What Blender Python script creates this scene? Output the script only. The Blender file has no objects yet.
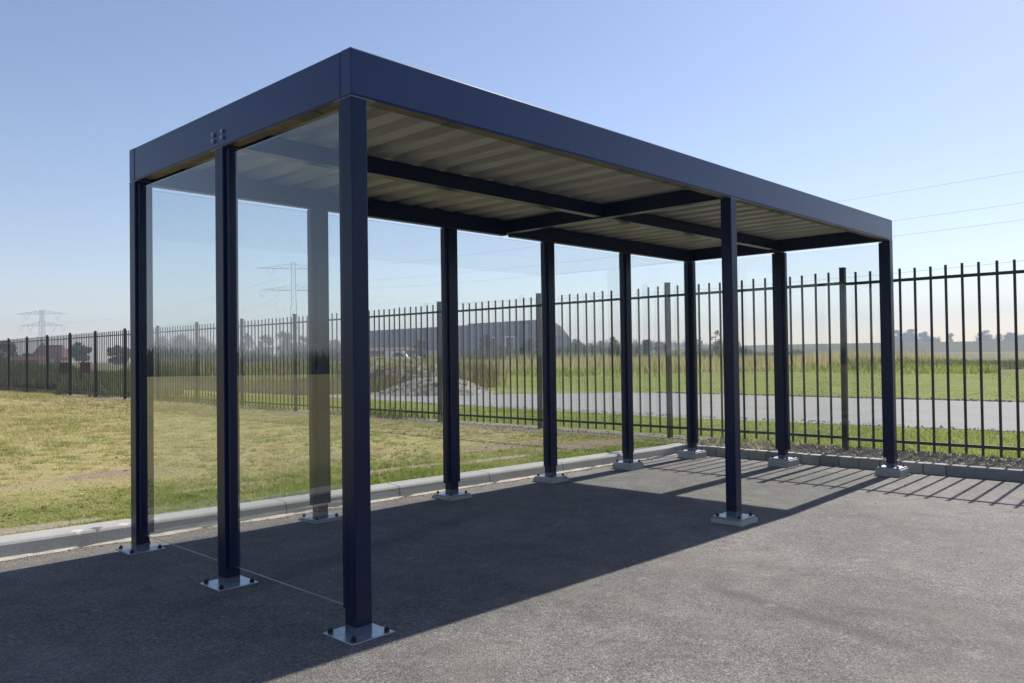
import bpy, math, random
import numpy as np
from mathutils import Vector, Matrix
random.seed(7)
rng = np.random.default_rng(11)
R = math.radians
S = bpy.context.scene
COL = S.collection

# ------------------------------------------------------------------ measures (metres)
W, L, SQ = 2.392, 6.616, 0.083         # shelter depth, length, post section
HP, HF = 2.30, 0.207                   # clear height under the fascia, fascia height
XM = 3.318                             # front middle post
BAYS = [1.349, 2.663, 3.960, 5.251]    # back posts between the corners
FX, FY0, FP = 7.69, 0.94, 2.434         # fence line, one of its posts, panel length
CAM = Vector((-2.0122, -2.8511, 1.1747))
YAW, PITCH, ROLL, FPX = 0.762109, 0.017791, -0.013435, 806.89
SUN_EL, SUN_AZ = R(42.2), R(3.3)

def gz(x):                             # the paved yard falls gently away
    return -0.004 - 0.0125 * max(min(x, 9), -12)

def lz(x):                             # lawn level, just under the kerb's top
    return gz(x) + 0.105

FWD = Vector((math.cos(YAW), math.sin(YAW), 0)); RGT = Vector((math.sin(YAW), -math.cos(YAW), 0))

def spot(px, d, z=-0.12):              # a ground point: bearing from the viewpoint and distance ahead
    v = CAM + FWD * d + RGT * ((px - 512) / FPX * d)
    return Vector((v.x, v.y, z))

# ------------------------------------------------------------------ mesh helpers
class MB:
    def __init__(s): s.v = []; s.f = []; s.m = []; s.k = 0
    def face(s, pts, m=None):
        n = len(s.v); s.v += [tuple(p) for p in pts]; s.f.append(tuple(range(n, n + len(pts)))); s.m.append(s.k if m is None else m)
    def box(s, x0, x1, y0, y1, z0, z1):
        n = len(s.v)
        s.v += [(x0,y0,z0),(x1,y0,z0),(x1,y1,z0),(x0,y1,z0),(x0,y0,z1),(x1,y0,z1),(x1,y1,z1),(x0,y1,z1)]
        for q in ((0,3,2,1),(4,5,6,7),(0,1,5,4),(1,2,6,5),(2,3,7,6),(3,0,4,7)):
            s.f.append(tuple(n + i for i in q)); s.m.append(s.k)
        return s
    def loft(s, rings, cap=True, closed=True):
        n0 = len(s.v); k = len(rings[0])
        for r in rings: s.v += [tuple(p) for p in r]
        for i in range(len(rings) - 1):
            for j in range(k if closed else k - 1):
                a = n0 + i*k + j; b = n0 + i*k + (j+1) % k
                s.f.append((a, b, b + k, a + k)); s.m.append(s.k)
        if cap:
            s.f.append(tuple(n0 + j for j in reversed(range(k)))); s.m.append(s.k)
            s.f.append(tuple(n0 + (len(rings)-1)*k + j for j in range(k))); s.m.append(s.k)
        return s
    def cyl(s, c, axis, r, h, n=10, r2=None):
        c = Vector(c); a = Vector(axis).normalized(); u = a.orthogonal().normalized(); w = a.cross(u)
        rr = (r, r if r2 is None else r2)
        return s.loft([[c + a*(h*t) + (u*math.cos(2*math.pi*j/n) + w*math.sin(2*math.pi*j/n))*rr[t] for j in range(n)] for t in (0, 1)])
    def bar(s, a, b, r, n=4, r2=None):
        a = Vector(a); b = Vector(b); d = b - a
        return s.cyl(a, d, r, d.length, n, r2)
    def poly(s, prof, y0, y1, axis='y'):                          # extrude an outline
        f = (lambda p, t: (p[0], t, p[1])) if axis == 'y' else (lambda p, t: (t, p[0], p[1]))
        return s.loft([[f(p, t) for p in prof] for t in (y0, y1)])
    def build(s, name, mats, parent=None, bevel=0, smooth=False):
        me = bpy.data.meshes.new(name); me.from_pydata(s.v, [], s.f); me.update()
        mats = mats if isinstance(mats, (list, tuple)) else [mats]
        for m in mats: me.materials.append(m)
        if any(s.m): me.polygons.foreach_set('material_index', s.m)
        import bmesh
        bm = bmesh.new(); bm.from_mesh(me); bmesh.ops.recalc_face_normals(bm, faces=bm.faces); bm.to_mesh(me); bm.free()
        if smooth: me.polygons.foreach_set('use_smooth', [True]*len(me.polygons))
        o = bpy.data.objects.new(name, me); COL.objects.link(o)
        if parent: o.parent = parent
        if bevel:
            b = o.modifiers.new('edge', 'BEVEL'); b.width = bevel; b.segments = 2; b.limit_method = 'ANGLE'; b.angle_limit = R(40)
        return o

def raw_mesh(name, verts, nper, mat, parent=None):                 # verts (n*nper,3): n loose polygons
    n = len(verts) // nper
    me = bpy.data.meshes.new(name)
    me.vertices.add(len(verts)); me.vertices.foreach_set('co', np.asarray(verts, dtype=np.float32).ravel())
    me.loops.add(len(verts)); me.loops.foreach_set('vertex_index', np.arange(len(verts), dtype=np.int32))
    me.polygons.add(n); me.polygons.foreach_set('loop_start', np.arange(0, len(verts), nper, dtype=np.int32))
    me.update(calc_edges=True); me.materials.append(mat)
    o = bpy.data.objects.new(name, me); COL.objects.link(o)
    if parent: o.parent = parent
    return o

def tag(o, label=None, cat=None, group=None, kind=None):
    if label: o['label'] = label
    if cat: o['category'] = cat
    if group: o['group'] = group
    if kind: o['kind'] = kind
    return o

def empty(name, loc, label=None, cat=None, group=None):
    o = bpy.data.objects.new(name, None); COL.objects.link(o); o.location = loc
    o.empty_display_size = 0.2
    return tag(o, label, cat, group)

def copy_tree(o, parent=None):
    c = o.copy(); COL.objects.link(c); c.parent = parent
    for ch in list(o.children): copy_tree(ch, c)
    return c

# ------------------------------------------------------------------ materials
def mat(name):
    m = bpy.data.materials.new(name); m.use_nodes = True
    nt = m.node_tree; b = nt.nodes['Principled BSDF']
    return m, nt, b

def N(nt, typ, **kw):
    n = nt.nodes.new(typ)
    for k, v in kw.items():
        if k in n.inputs: n.inputs[k].default_value = v
        else: setattr(n, k, v)
    return n

def noise(nt, scale, detail=4, rough=.55, vec=None, dist=0):
    n = N(nt, 'ShaderNodeTexNoise'); n.inputs['Scale'].default_value = scale; n.inputs['Detail'].default_value = detail
    n.inputs['Roughness'].default_value = rough; n.inputs['Distortion'].default_value = dist
    if vec is not None: nt.links.new(vec, n.inputs['Vector'])
    return n.outputs['Fac']

def ramp(nt, fac, stops, mode='LINEAR'):
    r = N(nt, 'ShaderNodeValToRGB'); cr = r.color_ramp; cr.interpolation = mode
    while len(cr.elements) < len(stops): cr.elements.new(.5)
    for e, (p, c) in zip(cr.elements, stops):
        e.position = p; e.color = (c, c, c, 1) if isinstance(c, (int, float)) else (*c, 1)
    nt.links.new(fac, r.inputs['Fac']); return r.outputs['Color']

def mix(nt, fac, a, b, mode='MIX'):
    m = N(nt, 'ShaderNodeMix'); m.data_type = 'RGBA'; m.blend_type = mode; m.clamp_factor = True
    for sock, v in ((m.inputs[0], fac), (m.inputs[6], a), (m.inputs[7], b)):
        if isinstance(v, (int, float)): sock.default_value = v if sock.type == 'VALUE' else (v, v, v, 1)
        elif isinstance(v, tuple): sock.default_value = (*v, 1)
        else: nt.links.new(v, sock)
    return m.outputs[2]

def math_(nt, op, a, b=0.0):
    m = N(nt, 'ShaderNodeMath'); m.operation = op
    for i, v in enumerate((a, b)):
        if isinstance(v, (int, float)): m.inputs[i].default_value = v
        else: nt.links.new(v, m.inputs[i])
    return m.outputs[0]

def pos(nt): return N(nt, 'ShaderNodeNewGeometry').outputs['Position']
def objco(nt): return N(nt, 'ShaderNodeTexCoord').outputs['Object']
def sep(nt, v):
    s = N(nt, 'ShaderNodeSeparateXYZ'); nt.links.new(v, s.inputs[0]); return s.outputs
def bump(nt, b, h, strength, dist=.01):
    n = N(nt, 'ShaderNodeBump'); n.inputs['Strength'].default_value = strength; n.inputs['Distance'].default_value = dist
    nt.links.new(h, n.inputs['Height']); nt.links.new(n.outputs[0], b.inputs['Normal'])

def simple(name, c, rough=.6, metal=0, var=.18, scale=6, bumpy=0, spec=.5):
    m, nt, b = mat(name); p = pos(nt)
    f = noise(nt, scale, 5, .6, p)
    c2 = tuple(max(0, x*(1-var)) for x in c); c1 = tuple(x*(1+var) for x in c)
    nt.links.new(ramp(nt, f, [(.3, c2), (.7, c1)]), b.inputs['Base Color'])
    b.inputs['Roughness'].default_value = rough; b.inputs['Metallic'].default_value = metal
    b.inputs['Specular IOR Level'].default_value = spec
    if bumpy: bump(nt, b, noise(nt, scale*8, 4, .6, p), bumpy)
    return m

M = {}
# dark coat, near black navy on the steel posts; sky reflection painted into the bluer roof boards
def coat(name, c0, c1, spec):
    m, nt, b = mat(name); p = pos(nt); z = sep(nt, p)[2]
    c = ramp(nt, noise(nt, 2.2, 6, .65, p), [(.35, c0), (.75, c1)])
    st = N(nt, 'ShaderNodeMapping'); st.inputs['Scale'].default_value = (30, 30, 1.2); nt.links.new(p, st.inputs[0])
    streak = ramp(nt, noise(nt, 1, 5, .6, st.outputs[0]), [(.52, 0), (.85, .10)])
    c = mix(nt, streak, c, (.045, .05, .06))
    splash = math_(nt, 'ADD', z, math_(nt, 'MULTIPLY', noise(nt, 14, 5, .7, p), .25))
    c = mix(nt, ramp(nt, splash, [(.05, .4), (.30, 0.0)]), c, (.05, .047, .043))
    nt.links.new(c, b.inputs['Base Color'])
    b.inputs['Roughness'].default_value = .28; b.inputs['Specular IOR Level'].default_value = spec
    return m
M['blue'] = coat('navy powder coat', (.0022, .0105, .044), (.0032, .0120, .051), .26)
M['fascia'] = coat('coat with sky reflection', (.0030, .0200, .098), (.0040, .0230, .108), .5)
M['blue_foot'] = simple('pale blue grey metal', (.10, .125, .175), .35, .5, .2, 20)
M['black'] = simple('black rubber cap', (.012, .012, .013), .45, 0, .2, 40)
M['zinc'] = simple('galvanised plate', (.42, .45, .50), .34, .85, .12, 14)
M['steel'] = simple('steel bolt head', (.45, .45, .45), .3, .9, .1, 40)
M['tan'] = simple('tan underside strip', (.20, .155, .085), .7, 0, .3, 9)  # mottled tan for the strips under the roof edge
M['mortar'] = simple('concrete pad', (.40, .385, .36), .9, 0, .16, 12, .25)

# roof sheet: light grey coated steel with a little grime in streaks
m, nt, b = mat('roof sheet'); p = pos(nt)
st = N(nt, 'ShaderNodeMapping'); st.inputs['Scale'].default_value = (6, .9, 4); nt.links.new(p, st.inputs[0])
nt.links.new(ramp(nt, noise(nt, 1.5, 5, .6, st.outputs[0]), [(.3, (.31, .315, .305)), (.7, (.47, .475, .465))]), b.inputs['Base Color'])
b.inputs['Roughness'].default_value = .42; b.inputs['Specular IOR Level'].default_value = .5
M['sheet'] = m

# glass pane: clear body, Fresnel mirror on the outer faces
m = bpy.data.materials.new('clear glass'); m.use_nodes = True; nt = m.node_tree; nt.nodes.clear()
out = N(nt, 'ShaderNodeOutputMaterial'); tr = N(nt, 'ShaderNodeBsdfTransparent'); gl = N(nt, 'ShaderNodeBsdfGlossy')
tr.inputs[0].default_value = (.962, .978, .972, 1); gl.inputs['Color'].default_value = (.95, .98, 1, 1); gl.inputs['Roughness'].default_value = 0.0
fr = N(nt, 'ShaderNodeFresnel'); fr.inputs['IOR'].default_value = 1.52
ge = N(nt, 'ShaderNodeNewGeometry')
fac = math_(nt, 'MINIMUM', math_(nt, 'MULTIPLY', fr.outputs[0], 1.65), .95)
fac = math_(nt, 'MULTIPLY', fac, math_(nt, 'SUBTRACT', 1.0, ge.outputs['Backfacing']))
mx = N(nt, 'ShaderNodeMixShader'); nt.links.new(fac, mx.inputs[0]); nt.links.new(tr.outputs[0], mx.inputs[1]); nt.links.new(gl.outputs[0], mx.inputs[2])
df = N(nt, 'ShaderNodeBsdfDiffuse'); df.inputs[0].default_value = (.6, .6, .57, 1)
grime = ramp(nt, noise(nt, 3.0, 7, .7, ge.outputs['Position']), [(.42, 0.003), (.62, .010), (.8, .035)])
mx2 = N(nt, 'ShaderNodeMixShader'); nt.links.new(grime, mx2.inputs[0]); nt.links.new(mx.outputs[0], mx2.inputs[1]); nt.links.new(df.outputs[0], mx2.inputs[2])
nt.links.new(mx2.outputs[0], out.inputs[0]); M['glass'] = m
M['glass_edge'] = simple('ground glass edge', (.20, .25, .24), .35, 0, .05, 10)

# asphalt
m, nt, b = mat('asphalt'); p = pos(nt)
vor = N(nt, 'ShaderNodeTexVoronoi'); vor.inputs['Scale'].default_value = 115; nt.links.new(p, vor.inputs['Vector'])
hs = N(nt, 'ShaderNodeSeparateColor'); nt.links.new(vor.outputs['Color'], hs.inputs[0])
stone = ramp(nt, hs.outputs[0], [(0, (.12, .113, .107)), (.5, (.185, .171, .158)), (.88, (.25, .233, .216)), (.985, (.26, .246, .23)), (1, (.40, .38, .36))])
gap = ramp(nt, vor.outputs['Distance'], [(.30, 1.0), (.8, .45)])
c = mix(nt, .8, stone, gap, 'MULTIPLY')
c = mix(nt, ramp(nt, noise(nt, 38, 4, .7, p), [(.54, 0), (.66, .7)]), c, (.055, .052, .05))
big = noise(nt, .55, 6, .6, p, .4)
c = mix(nt, 1.0, c, ramp(nt, big, [(.3, .66), (.72, 1.26)]), 'MULTIPLY')
warm = ramp(nt, noise(nt, 1.3, 5, .6, p, .8), [(.48, 0), (.68, .45)])
c = mix(nt, warm, c, (.175, .152, .125))                                # dusty worn areas
damp = ramp(nt, noise(nt, 2.3, 6, .7, p, 1.2), [(.56, 0), (.70, .5)])
c = mix(nt, damp, c, (.062, .060, .060))                                # bitumen-rich dark blotches
mid = noise(nt, 4.5, 6, .65, p)
c = mix(nt, 1.0, c, ramp(nt, mid, [(.28, .74), (.75, 1.24)]), 'MULTIPLY')
# a dark scuff line across the open yard and a few dried pale spots
xyz = sep(nt, p)
def band(ax, ay, bx, by, w, soft):
    dx, dy = bx-ax, by-ay; ln = math.hypot(dx, dy); nx, ny = -dy/ln, dx/ln
    d = math_(nt, 'ADD', math_(nt, 'MULTIPLY', xyz[0], nx), math_(nt, 'MULTIPLY', xyz[1], ny))
    d = math_(nt, 'ABSOLUTE', math_(nt, 'SUBTRACT', math_(nt, 'ADD', d, math_(nt, 'MULTIPLY', noise(nt, 3, 3, .5, p), .12)), ax*nx+ay*ny+.06))
    t = math_(nt, 'ADD', math_(nt, 'MULTIPLY', xyz[0], dx/ln), math_(nt, 'MULTIPLY', xyz[1], dy/ln)); t0 = ax*dx/ln+ay*dy/ln
    tt = math_(nt, 'DIVIDE', math_(nt, 'SUBTRACT', t, t0), ln)
    e = ramp(nt, tt, [(0, 0), (.18, 1), (.7, 1), (1, 0)])
    return math_(nt, 'MULTIPLY', ramp(nt, d, [(w, 1), (w+soft, 0)]), e)
SCUFF = [(1.75, -.55, 1.35, -2.05, .02, .07), (2.6, 1.7, -.6, .9, .03, .12)]
for a in SCUFF:
    c = mix(nt, math_(nt, 'MULTIPLY', band(*a), .42), c, (.03, .03, .03))
spots = ramp(nt, noise(nt, 7, 2, .4, p), [(.70, 0), (.76, .55)])
c = mix(nt, spots, c, (.24, .23, .21))
# dusty rim along the kerbs
edge = math_(nt, 'MAXIMUM', ramp(nt, math_(nt, 'ADD', math_(nt, 'ABSOLUTE', math_(nt, 'SUBTRACT', xyz[1], 2.66)), math_(nt, 'MULTIPLY', mid, .1)), [(.02, 1), (.34, 0)]),
             ramp(nt, math_(nt, 'ADD', math_(nt, 'ABSOLUTE', math_(nt, 'SUBTRACT', xyz[0], 6.9)), math_(nt, 'MULTIPLY', mid, .1)), [(.02, 1), (.3, 0)]))
c = mix(nt, math_(nt, 'MULTIPLY', edge, .5), c, (.23, .205, .17))
nt.links.new(c, b.inputs['Base Color']); b.inputs['Roughness'].default_value = .82; b.inputs['Specular IOR Level'].default_value = .35
h = math_(nt, 'ADD', math_(nt, 'MULTIPLY', vor.outputs['Distance'], -.6), math_(nt, 'MULTIPLY', noise(nt, 30, 4, .6, p), .5))
bump(nt, b, h, .8, .008); M['asphalt'] = m

# kerb concrete
def concrete(name, ca, cb, joint=None, axis=0, chips=()):
    m, nt, b = mat(name); p = pos(nt)
    c = ramp(nt, noise(nt, 2.2, 8, .7, p), [(.3, ca), (.72, cb)])
    c = mix(nt, 1.0, c, ramp(nt, noise(nt, 90, 3, .6, p), [(.3, .86), (.7, 1.1)]), 'MULTIPLY')
    if joint:
        x = sep(nt, p)[axis]
        fr = math_(nt, 'FRACT', math_(nt, 'DIVIDE', math_(nt, 'ADD', x, 48.89), joint))
        j = ramp(nt, math_(nt, 'ABSOLUTE', math_(nt, 'SUBTRACT', fr, .5)), [(.5-.009/joint, 0), (.5-.004/joint, .8)])
        c = mix(nt, j, c, (.09, .085, .08))
    c = mix(nt, ramp(nt, noise(nt, 1.1, 6, .7, p), [(.50, 0), (.72, .5)]), c, tuple(q*.62 for q in ca))
    for cx, rad, col in chips:                                       # knocked arris and its scars
        X = sep(nt, p)
        q = math_(nt, 'ADD', math_(nt, 'ABSOLUTE', math_(nt, 'DIVIDE', math_(nt, 'SUBTRACT', X[0], cx), rad)), math_(nt, 'ABSOLUTE', math_(nt, 'DIVIDE', math_(nt, 'SUBTRACT', X[1], 2.70), .035)))
        q = math_(nt, 'ADD', q, math_(nt, 'MULTIPLY', math_(nt, 'SUBTRACT', noise(nt, 40, 4, .6, p), .5), 1.6))
        c = mix(nt, ramp(nt, q, [(.75, .85), (1.15, 0)]), c, col)
    nt.links.new(c, b.inputs['Base Color']); b.inputs['Roughness'].default_value = .9
    bump(nt, b, noise(nt, 120, 3, .6, p), .2, .004)
    return m
M['kerb'] = concrete('kerb concrete', (.32, .31, .295), (.45, .44, .415), 1.09, 0, [(-.10, .055, (.10, .10, .10)), (-.21, .05, (.60, .58, .54)), (.07, .045, (.58, .56, .52))])
M['block'] = concrete('kerb block', (.31, .295, .27), (.42, .40, .37))
M['block_dark'] = concrete('kerb block dark', (.22, .215, .21), (.29, .285, .275))
M['road'] = concrete('road concrete', (.20, .19, .18), (.26, .25, .24))
M['sand'] = simple('sandy mortar fillet', (.50, .46, .39), .95, 0, .22, 15, .4)

# grass soils and blades
def field(name, stops, s1, s2, b_scale=30, strip=None):
    m, nt, b = mat(name); p = pos(nt)
    f = mix(nt, .45, noise(nt, s1, 6, .65, p, .3), noise(nt, s2, 6, .7, p))
    c = ramp(nt, f, stops)
    if strip: c = strip(nt, p, c)
    c = mix(nt, 1.0, c, ramp(nt, noise(nt, 26, 5, .7, p), [(.25, .7), (.75, 1.25)]), 'MULTIPLY')
    nt.links.new(c, b.inputs['Base Color']); b.inputs['Roughness'].default_value = .95; b.inputs['Specular IOR Level'].default_value = .1
    bump(nt, b, noise(nt, b_scale, 6, .7, p), .7, .03)
    return m
DRY = (.40, .33, .155); GRN = (.090, .130, .026); BARE = (.32, .24, .165); YEL = (.20, .19, .055)
SAND = [(3.0, 3.55, .75, .11), (4.3, 3.4, .6, .10), (1.3, 3.75, .5, .10), (6.2, 3.6, 1.1, .42), (-.55, 3.02, .7, .12), (5.3, 4.3, 1.0, .25), (1.0, 5.3, .6, .3), (3.2, 4.9, .8, .22)]
def near_strip(nt, p, c):                 # greener watered rim by the kerb, then a bare earthy band
    x, y, _ = sep(nt, p)
    yy = math_(nt, 'ADD', y, math_(nt, 'MULTIPLY', math_(nt, 'SUBTRACT', noise(nt, .8, 5, .6, p), .5), 2.2))
    g = ramp(nt, math_(nt, 'DIVIDE', yy, 10), [(.0, 1), (.36, .9), (.45, .1), (.6, 0)])
    c = mix(nt, math_(nt, 'MULTIPLY', g, .75), c, (.15, .18, .05))
    t = math_(nt, 'SUBTRACT', yy, math_(nt, 'SUBTRACT', 5.3, math_(nt, 'MULTIPLY', x, .22)))
    e = math_(nt, 'MULTIPLY', ramp(nt, math_(nt, 'ABSOLUTE', t), [(.15, .85), (.75, 0)]), ramp(nt, noise(nt, .75, 3, .5, p), [(.52, .05), (.64, 1)]))
    c = mix(nt, e, c, BARE)
    wob = math_(nt, 'MULTIPLY', math_(nt, 'SUBTRACT', noise(nt, 5, 5, .65, p), .5), 1.5)
    for sx, sy, ra, rb in SAND:
        q = math_(nt, 'ADD', math_(nt, 'POWER', math_(nt, 'ABSOLUTE', math_(nt, 'DIVIDE', math_(nt, 'SUBTRACT', x, sx), ra)), 2), math_(nt, 'POWER', math_(nt, 'ABSOLUTE', math_(nt, 'DIVIDE', math_(nt, 'SUBTRACT', y, sy), rb)), 2))
        c = mix(nt, ramp(nt, math_(nt, 'ADD', q, wob), [(.6, .9), (1.4, 0)]), c, (.36, .30, .23) if rb < .2 else (.30, .22, .155))
    t = ramp(nt, math_(nt, 'SUBTRACT', FX + .05, x), [(.0, 1), (.45, .9), (.95, 0)])
    return mix(nt, t, c, (.235, .20, .155))
M['lawn'] = field('dry lawn soil', [(.30, (.20, .21, .06)), (.42, (.32, .28, .11)), (.53, DRY), (.62, (.28, .215, .12)), (.72, (.25, .235, .08))], .5, 4, 30, near_strip)
M['verge'] = field('green verge soil', [(.3, (.12, .155, .034)), (.5, (.19, .215, .055)), (.7, (.27, .255, .10))], .6, 5)
M['meadow'] = field('meadow', [(.3, (.12, .125, .05)), (.5, (.17, .155, .07)), (.72, (.24, .20, .10))], .05, .6)
M['dyke'] = field('dyke grass', [(.3, (.075, .085, .04)), (.7, (.13, .13, .065))], .03, .3)
M['mulch'] = field('soil strip', [(.3, (.16, .13, .10)), (.5, (.29, .255, .205)), (.7, (.42, .38, .31))], 3, 14)

def blade_mat(name, stops, trans=.4, patch=.55, wid=.42):
    m, nt, b = mat(name); p = pos(nt); ge = N(nt, 'ShaderNodeNewGeometry')
    pt = mix(nt, .5, ramp(nt, noise(nt, patch, 5, .6, p), [(.33, 0.0), (.67, 1.0)]), ramp(nt, noise(nt, patch*4.3, 4, .6, p), [(.33, 0.0), (.67, 1.0)]))
    f = mix(nt, wid, pt, ge.outputs['Random Per Island'])
    nt.links.new(ramp(nt, f, stops), b.inputs['Base Color'])
    b.inputs['Roughness'].default_value = .6; b.inputs['Specular IOR Level'].default_value = .25
    tl = N(nt, 'ShaderNodeBsdfTranslucent'); nt.links.new(ramp(nt, f, stops), tl.inputs[0])
    mx = N(nt, 'ShaderNodeMixShader'); mx.inputs[0].default_value = trans
    o = nt.nodes['Material Output']
    nt.links.new(b.outputs[0], mx.inputs[1]); nt.links.new(tl.outputs[0], mx.inputs[2]); nt.links.new(mx.outputs[0], o.inputs[0])
    return m
M['b_green'] = blade_mat('green blades', [(.2, (.17, .25, .035)), (.45, (.27, .345, .065)), (.66, (.42, .42, .12)), (.85, (.60, .52, .25))])
M['b_dry'] = blade_mat('dry blades', [(.12, (.20, .25, .055)), (.32, (.36, .34, .11)), (.5, (.54, .46, .21)), (.7, (.68, .59, .35)), (.9, (.48, .36, .21))])
M['b_reed'] = blade_mat('tall dry grass', [(.2, (.22, .24, .075)), (.45, (.42, .36, .17)), (.7, (.56, .47, .27)), (.9, (.44, .32, .19))], .5, .12)
M['b_rust'] = blade_mat('rusty dock stems', [(.2, (.16, .14, .06)), (.5, (.26, .17, .085)), (.85, (.36, .27, .15))], .2, .5)
M['b_dull'] = blade_mat('dull undergrowth', [(.2, (.07, .095, .03)), (.5, (.14, .155, .06)), (.85, (.30, .265, .14))], .4, .25)
M['leaf'] = blade_mat('dark leaves', [(.2, (.045, .07, .022)), (.55, (.07, .10, .032)), (.9, (.11, .135, .05))], .25, .2)
M['leaf_pale'] = blade_mat('pale leaves', [(.2, (.05, .075, .022)), (.55, (.085, .11, .035)), (.9, (.13, .14, .05))], .25, .2)
M['leaf_brown'] = blade_mat('brownish twigs', [(.2, (.08, .075, .03)), (.55, (.13, .11, .055)), (.9, (.20, .15, .09))], .2, .2)
M['bark'] = simple('bark', (.085, .068, .05), .9, 0, .3, 8)

m, nt, b = mat('fence paint'); p = pos(nt)
nt.links.new(ramp(nt, noise(nt, 9, 5, .6, p), [(.3, (.013, .016, .017)), (.7, (.024, .028, .028))]), b.inputs['Base Color'])
b.inputs['Roughness'].default_value = .38; M['fence'] = m
M['fence_post'] = simple('weathered post paint', (.014, .019, .022), .5, 0, .12, 6, 0, .3)
M['rubble'] = field('rubble soil', [(.34, (.10, .088, .072)), (.5, (.28, .25, .215)), (.66, (.44, .41, .36))], 1.2, 7, 9)
M['clod'] = field('soil clods', [(.3, (.22, .185, .14)), (.5, (.40, .36, .29)), (.7, (.58, .54, .46))], 9, 40)
M['clod_dark'] = field('dark clods', [(.3, (.06, .05, .03)), (.7, (.16, .13, .09))], 9, 40)
M['rock'] = simple('broken concrete', (.36, .34, .30), .95, 0, .3, 3, .4)
def cladding(name, a, bb, pitch):
    m, nt, b = mat(name); p = objco(nt)
    x = sep(nt, p)[0]
    f = math_(nt, 'FRACT', math_(nt, 'DIVIDE', x, pitch))
    c = ramp(nt, f, [(0, a), (.06, bb), (.94, bb), (1, a)])
    c = mix(nt, 1.0, c, ramp(nt, noise(nt, .2, 4, .6, p), [(.3, .88), (.7, 1.1)]), 'MULTIPLY')
    nt.links.new(c, b.inputs['Base Color']); b.inputs['Roughness'].default_value = .5
    return m
M['clad'] = cladding('blue grey cladding', (.055, .075, .115), (.075, .10, .165), 6)
M['clad_pale'] = cladding('paler cladding', (.10, .125, .165), (.135, .165, .215), 4)
M['clad_brown'] = cladding('brown cladding', (.26, .19, .13), (.36, .26, .18), 3)
M['white'] = simple('white paint', (.74, .74, .72), .5, 0, .05, 3)
M['dark'] = simple('dark opening', (.02, .025, .035), .4, 0, .1, 3)
M['tile'] = simple('red roof tiles', (.20, .075, .05), .8, 0, .25, 3)
M['brick'] = simple('brown brick', (.23, .12, .085), .9, 0, .2, 2)
M['beige'] = simple('beige panels', (.55, .50, .40), .7, 0, .1, 1)
M['green_glass'] = simple('greenhouse glass', (.42, .47, .48), .25, 0, .2, .6)
M['redboard'] = simple('weathered red board', (.20, .075, .055), .8, 0, .25, 4)
M['lattice'] = simple('galvanised lattice', (.10, .11, .125), .6, .2, .1, 1)
M['wire'] = simple('power cable', (.2, .21, .22), .5, .5, .1, 1)

# ------------------------------------------------------------------ ground, yard, kerbs, road
def sheet(name, quads, m, kind='structure'):
    mb = MB()
    for q in quads: mb.face(q)
    o = mb.build(name, m); return tag(o, kind=kind)

g = MB(); BIG = 1180; ZG = -.135
xs = [-BIG, -300, -60, -20, 8.0, 8.6, 9.4, 30, 70, 160, 400, BIG]; ys = [-BIG, -300, -60, -12, 0, 20, 60, 160, 400, BIG]
def gh(x): return -.30 if x < 7.9 else ZG
for i in range(len(xs)-1):
    for j in range(len(ys)-1):
        x0, x1, y0, y1 = xs[i], xs[i+1], ys[j], ys[j+1]
        g.face([(x0,y0,gh(x0)),(x1,y0,gh(x1)),(x1,y1,gh(x1)),(x0,y1,gh(x0))])
tag(g.build('ground', M['meadow']), kind='structure')

a = MB(); axs = [-30, -12, -8, -4, -2, 0, 2, 4, 6, 6.93]
for i in range(len(axs)-1):
    x0, x1 = axs[i], axs[i+1]
    a.face([(x0,-30,gz(x0)),(x1,-30,gz(x1)),(x1,2.69,gz(x1)),(x0,2.69,gz(x0))])
tag(a.build('yard', M['asphalt']), kind='structure')

lx = [-60, -30, -12, -6, -3, 0, 3, 6, 7.2, 7.7, 8.1]; l = MB()
for i in range(len(lx)-1):
    x0, x1 = lx[i], lx[i+1]
    l.face([(x0,2.8,lz(x0)),(x1,2.8,lz(x1)),(x1,80,lz(x1)),(x0,80,lz(x0))])
tag(l.build('lawn', M['lawn']), kind='structure')
sheet('soil_strip', [[(7.0,-30,lz(7)-.012),(8.05,-30,lz(8)-.006),(8.05,2.8,lz(8)-.006),(7.0,2.8,lz(7)-.012)]], M['mulch'])
v = MB()
for y0, y1 in ((-30, 2.8), (2.8, 80)):
    v.face([(8.05,y0,lz(8)-.004 if y0>0 else lz(8)-.006),(8.9,y0,-.08),(8.9,y1,-.08),(8.05,y1,lz(8)-.004 if y0>0 else lz(8)-.006)])
    v.face([(8.9,y0,-.08),(46,y0,-.115),(46,y1,-.115),(8.9,y1,-.08)])
tag(v.build('verge', M['verge']), kind='structure')
rd = MB()
ry = [(-40, 12.2, 20.2), (0, 12.2, 20.2), (6, 11.6, 20.0), (10, 11.8, 20.4), (13, 12.3, 19.6), (16, 12.6, 16.5), (19, 12.8, 14.2), (23, 13.3, 13.6)]
for (ya, xa, xb), (yb, xc, xd) in zip(ry, ry[1:]):
    rd.face([(xa,ya,-.078),(xb,ya,-.083),(xd,yb,-.083),(xc,yb,-.078)])
tag(rd.build('road', M['road']), kind='structure')

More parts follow.
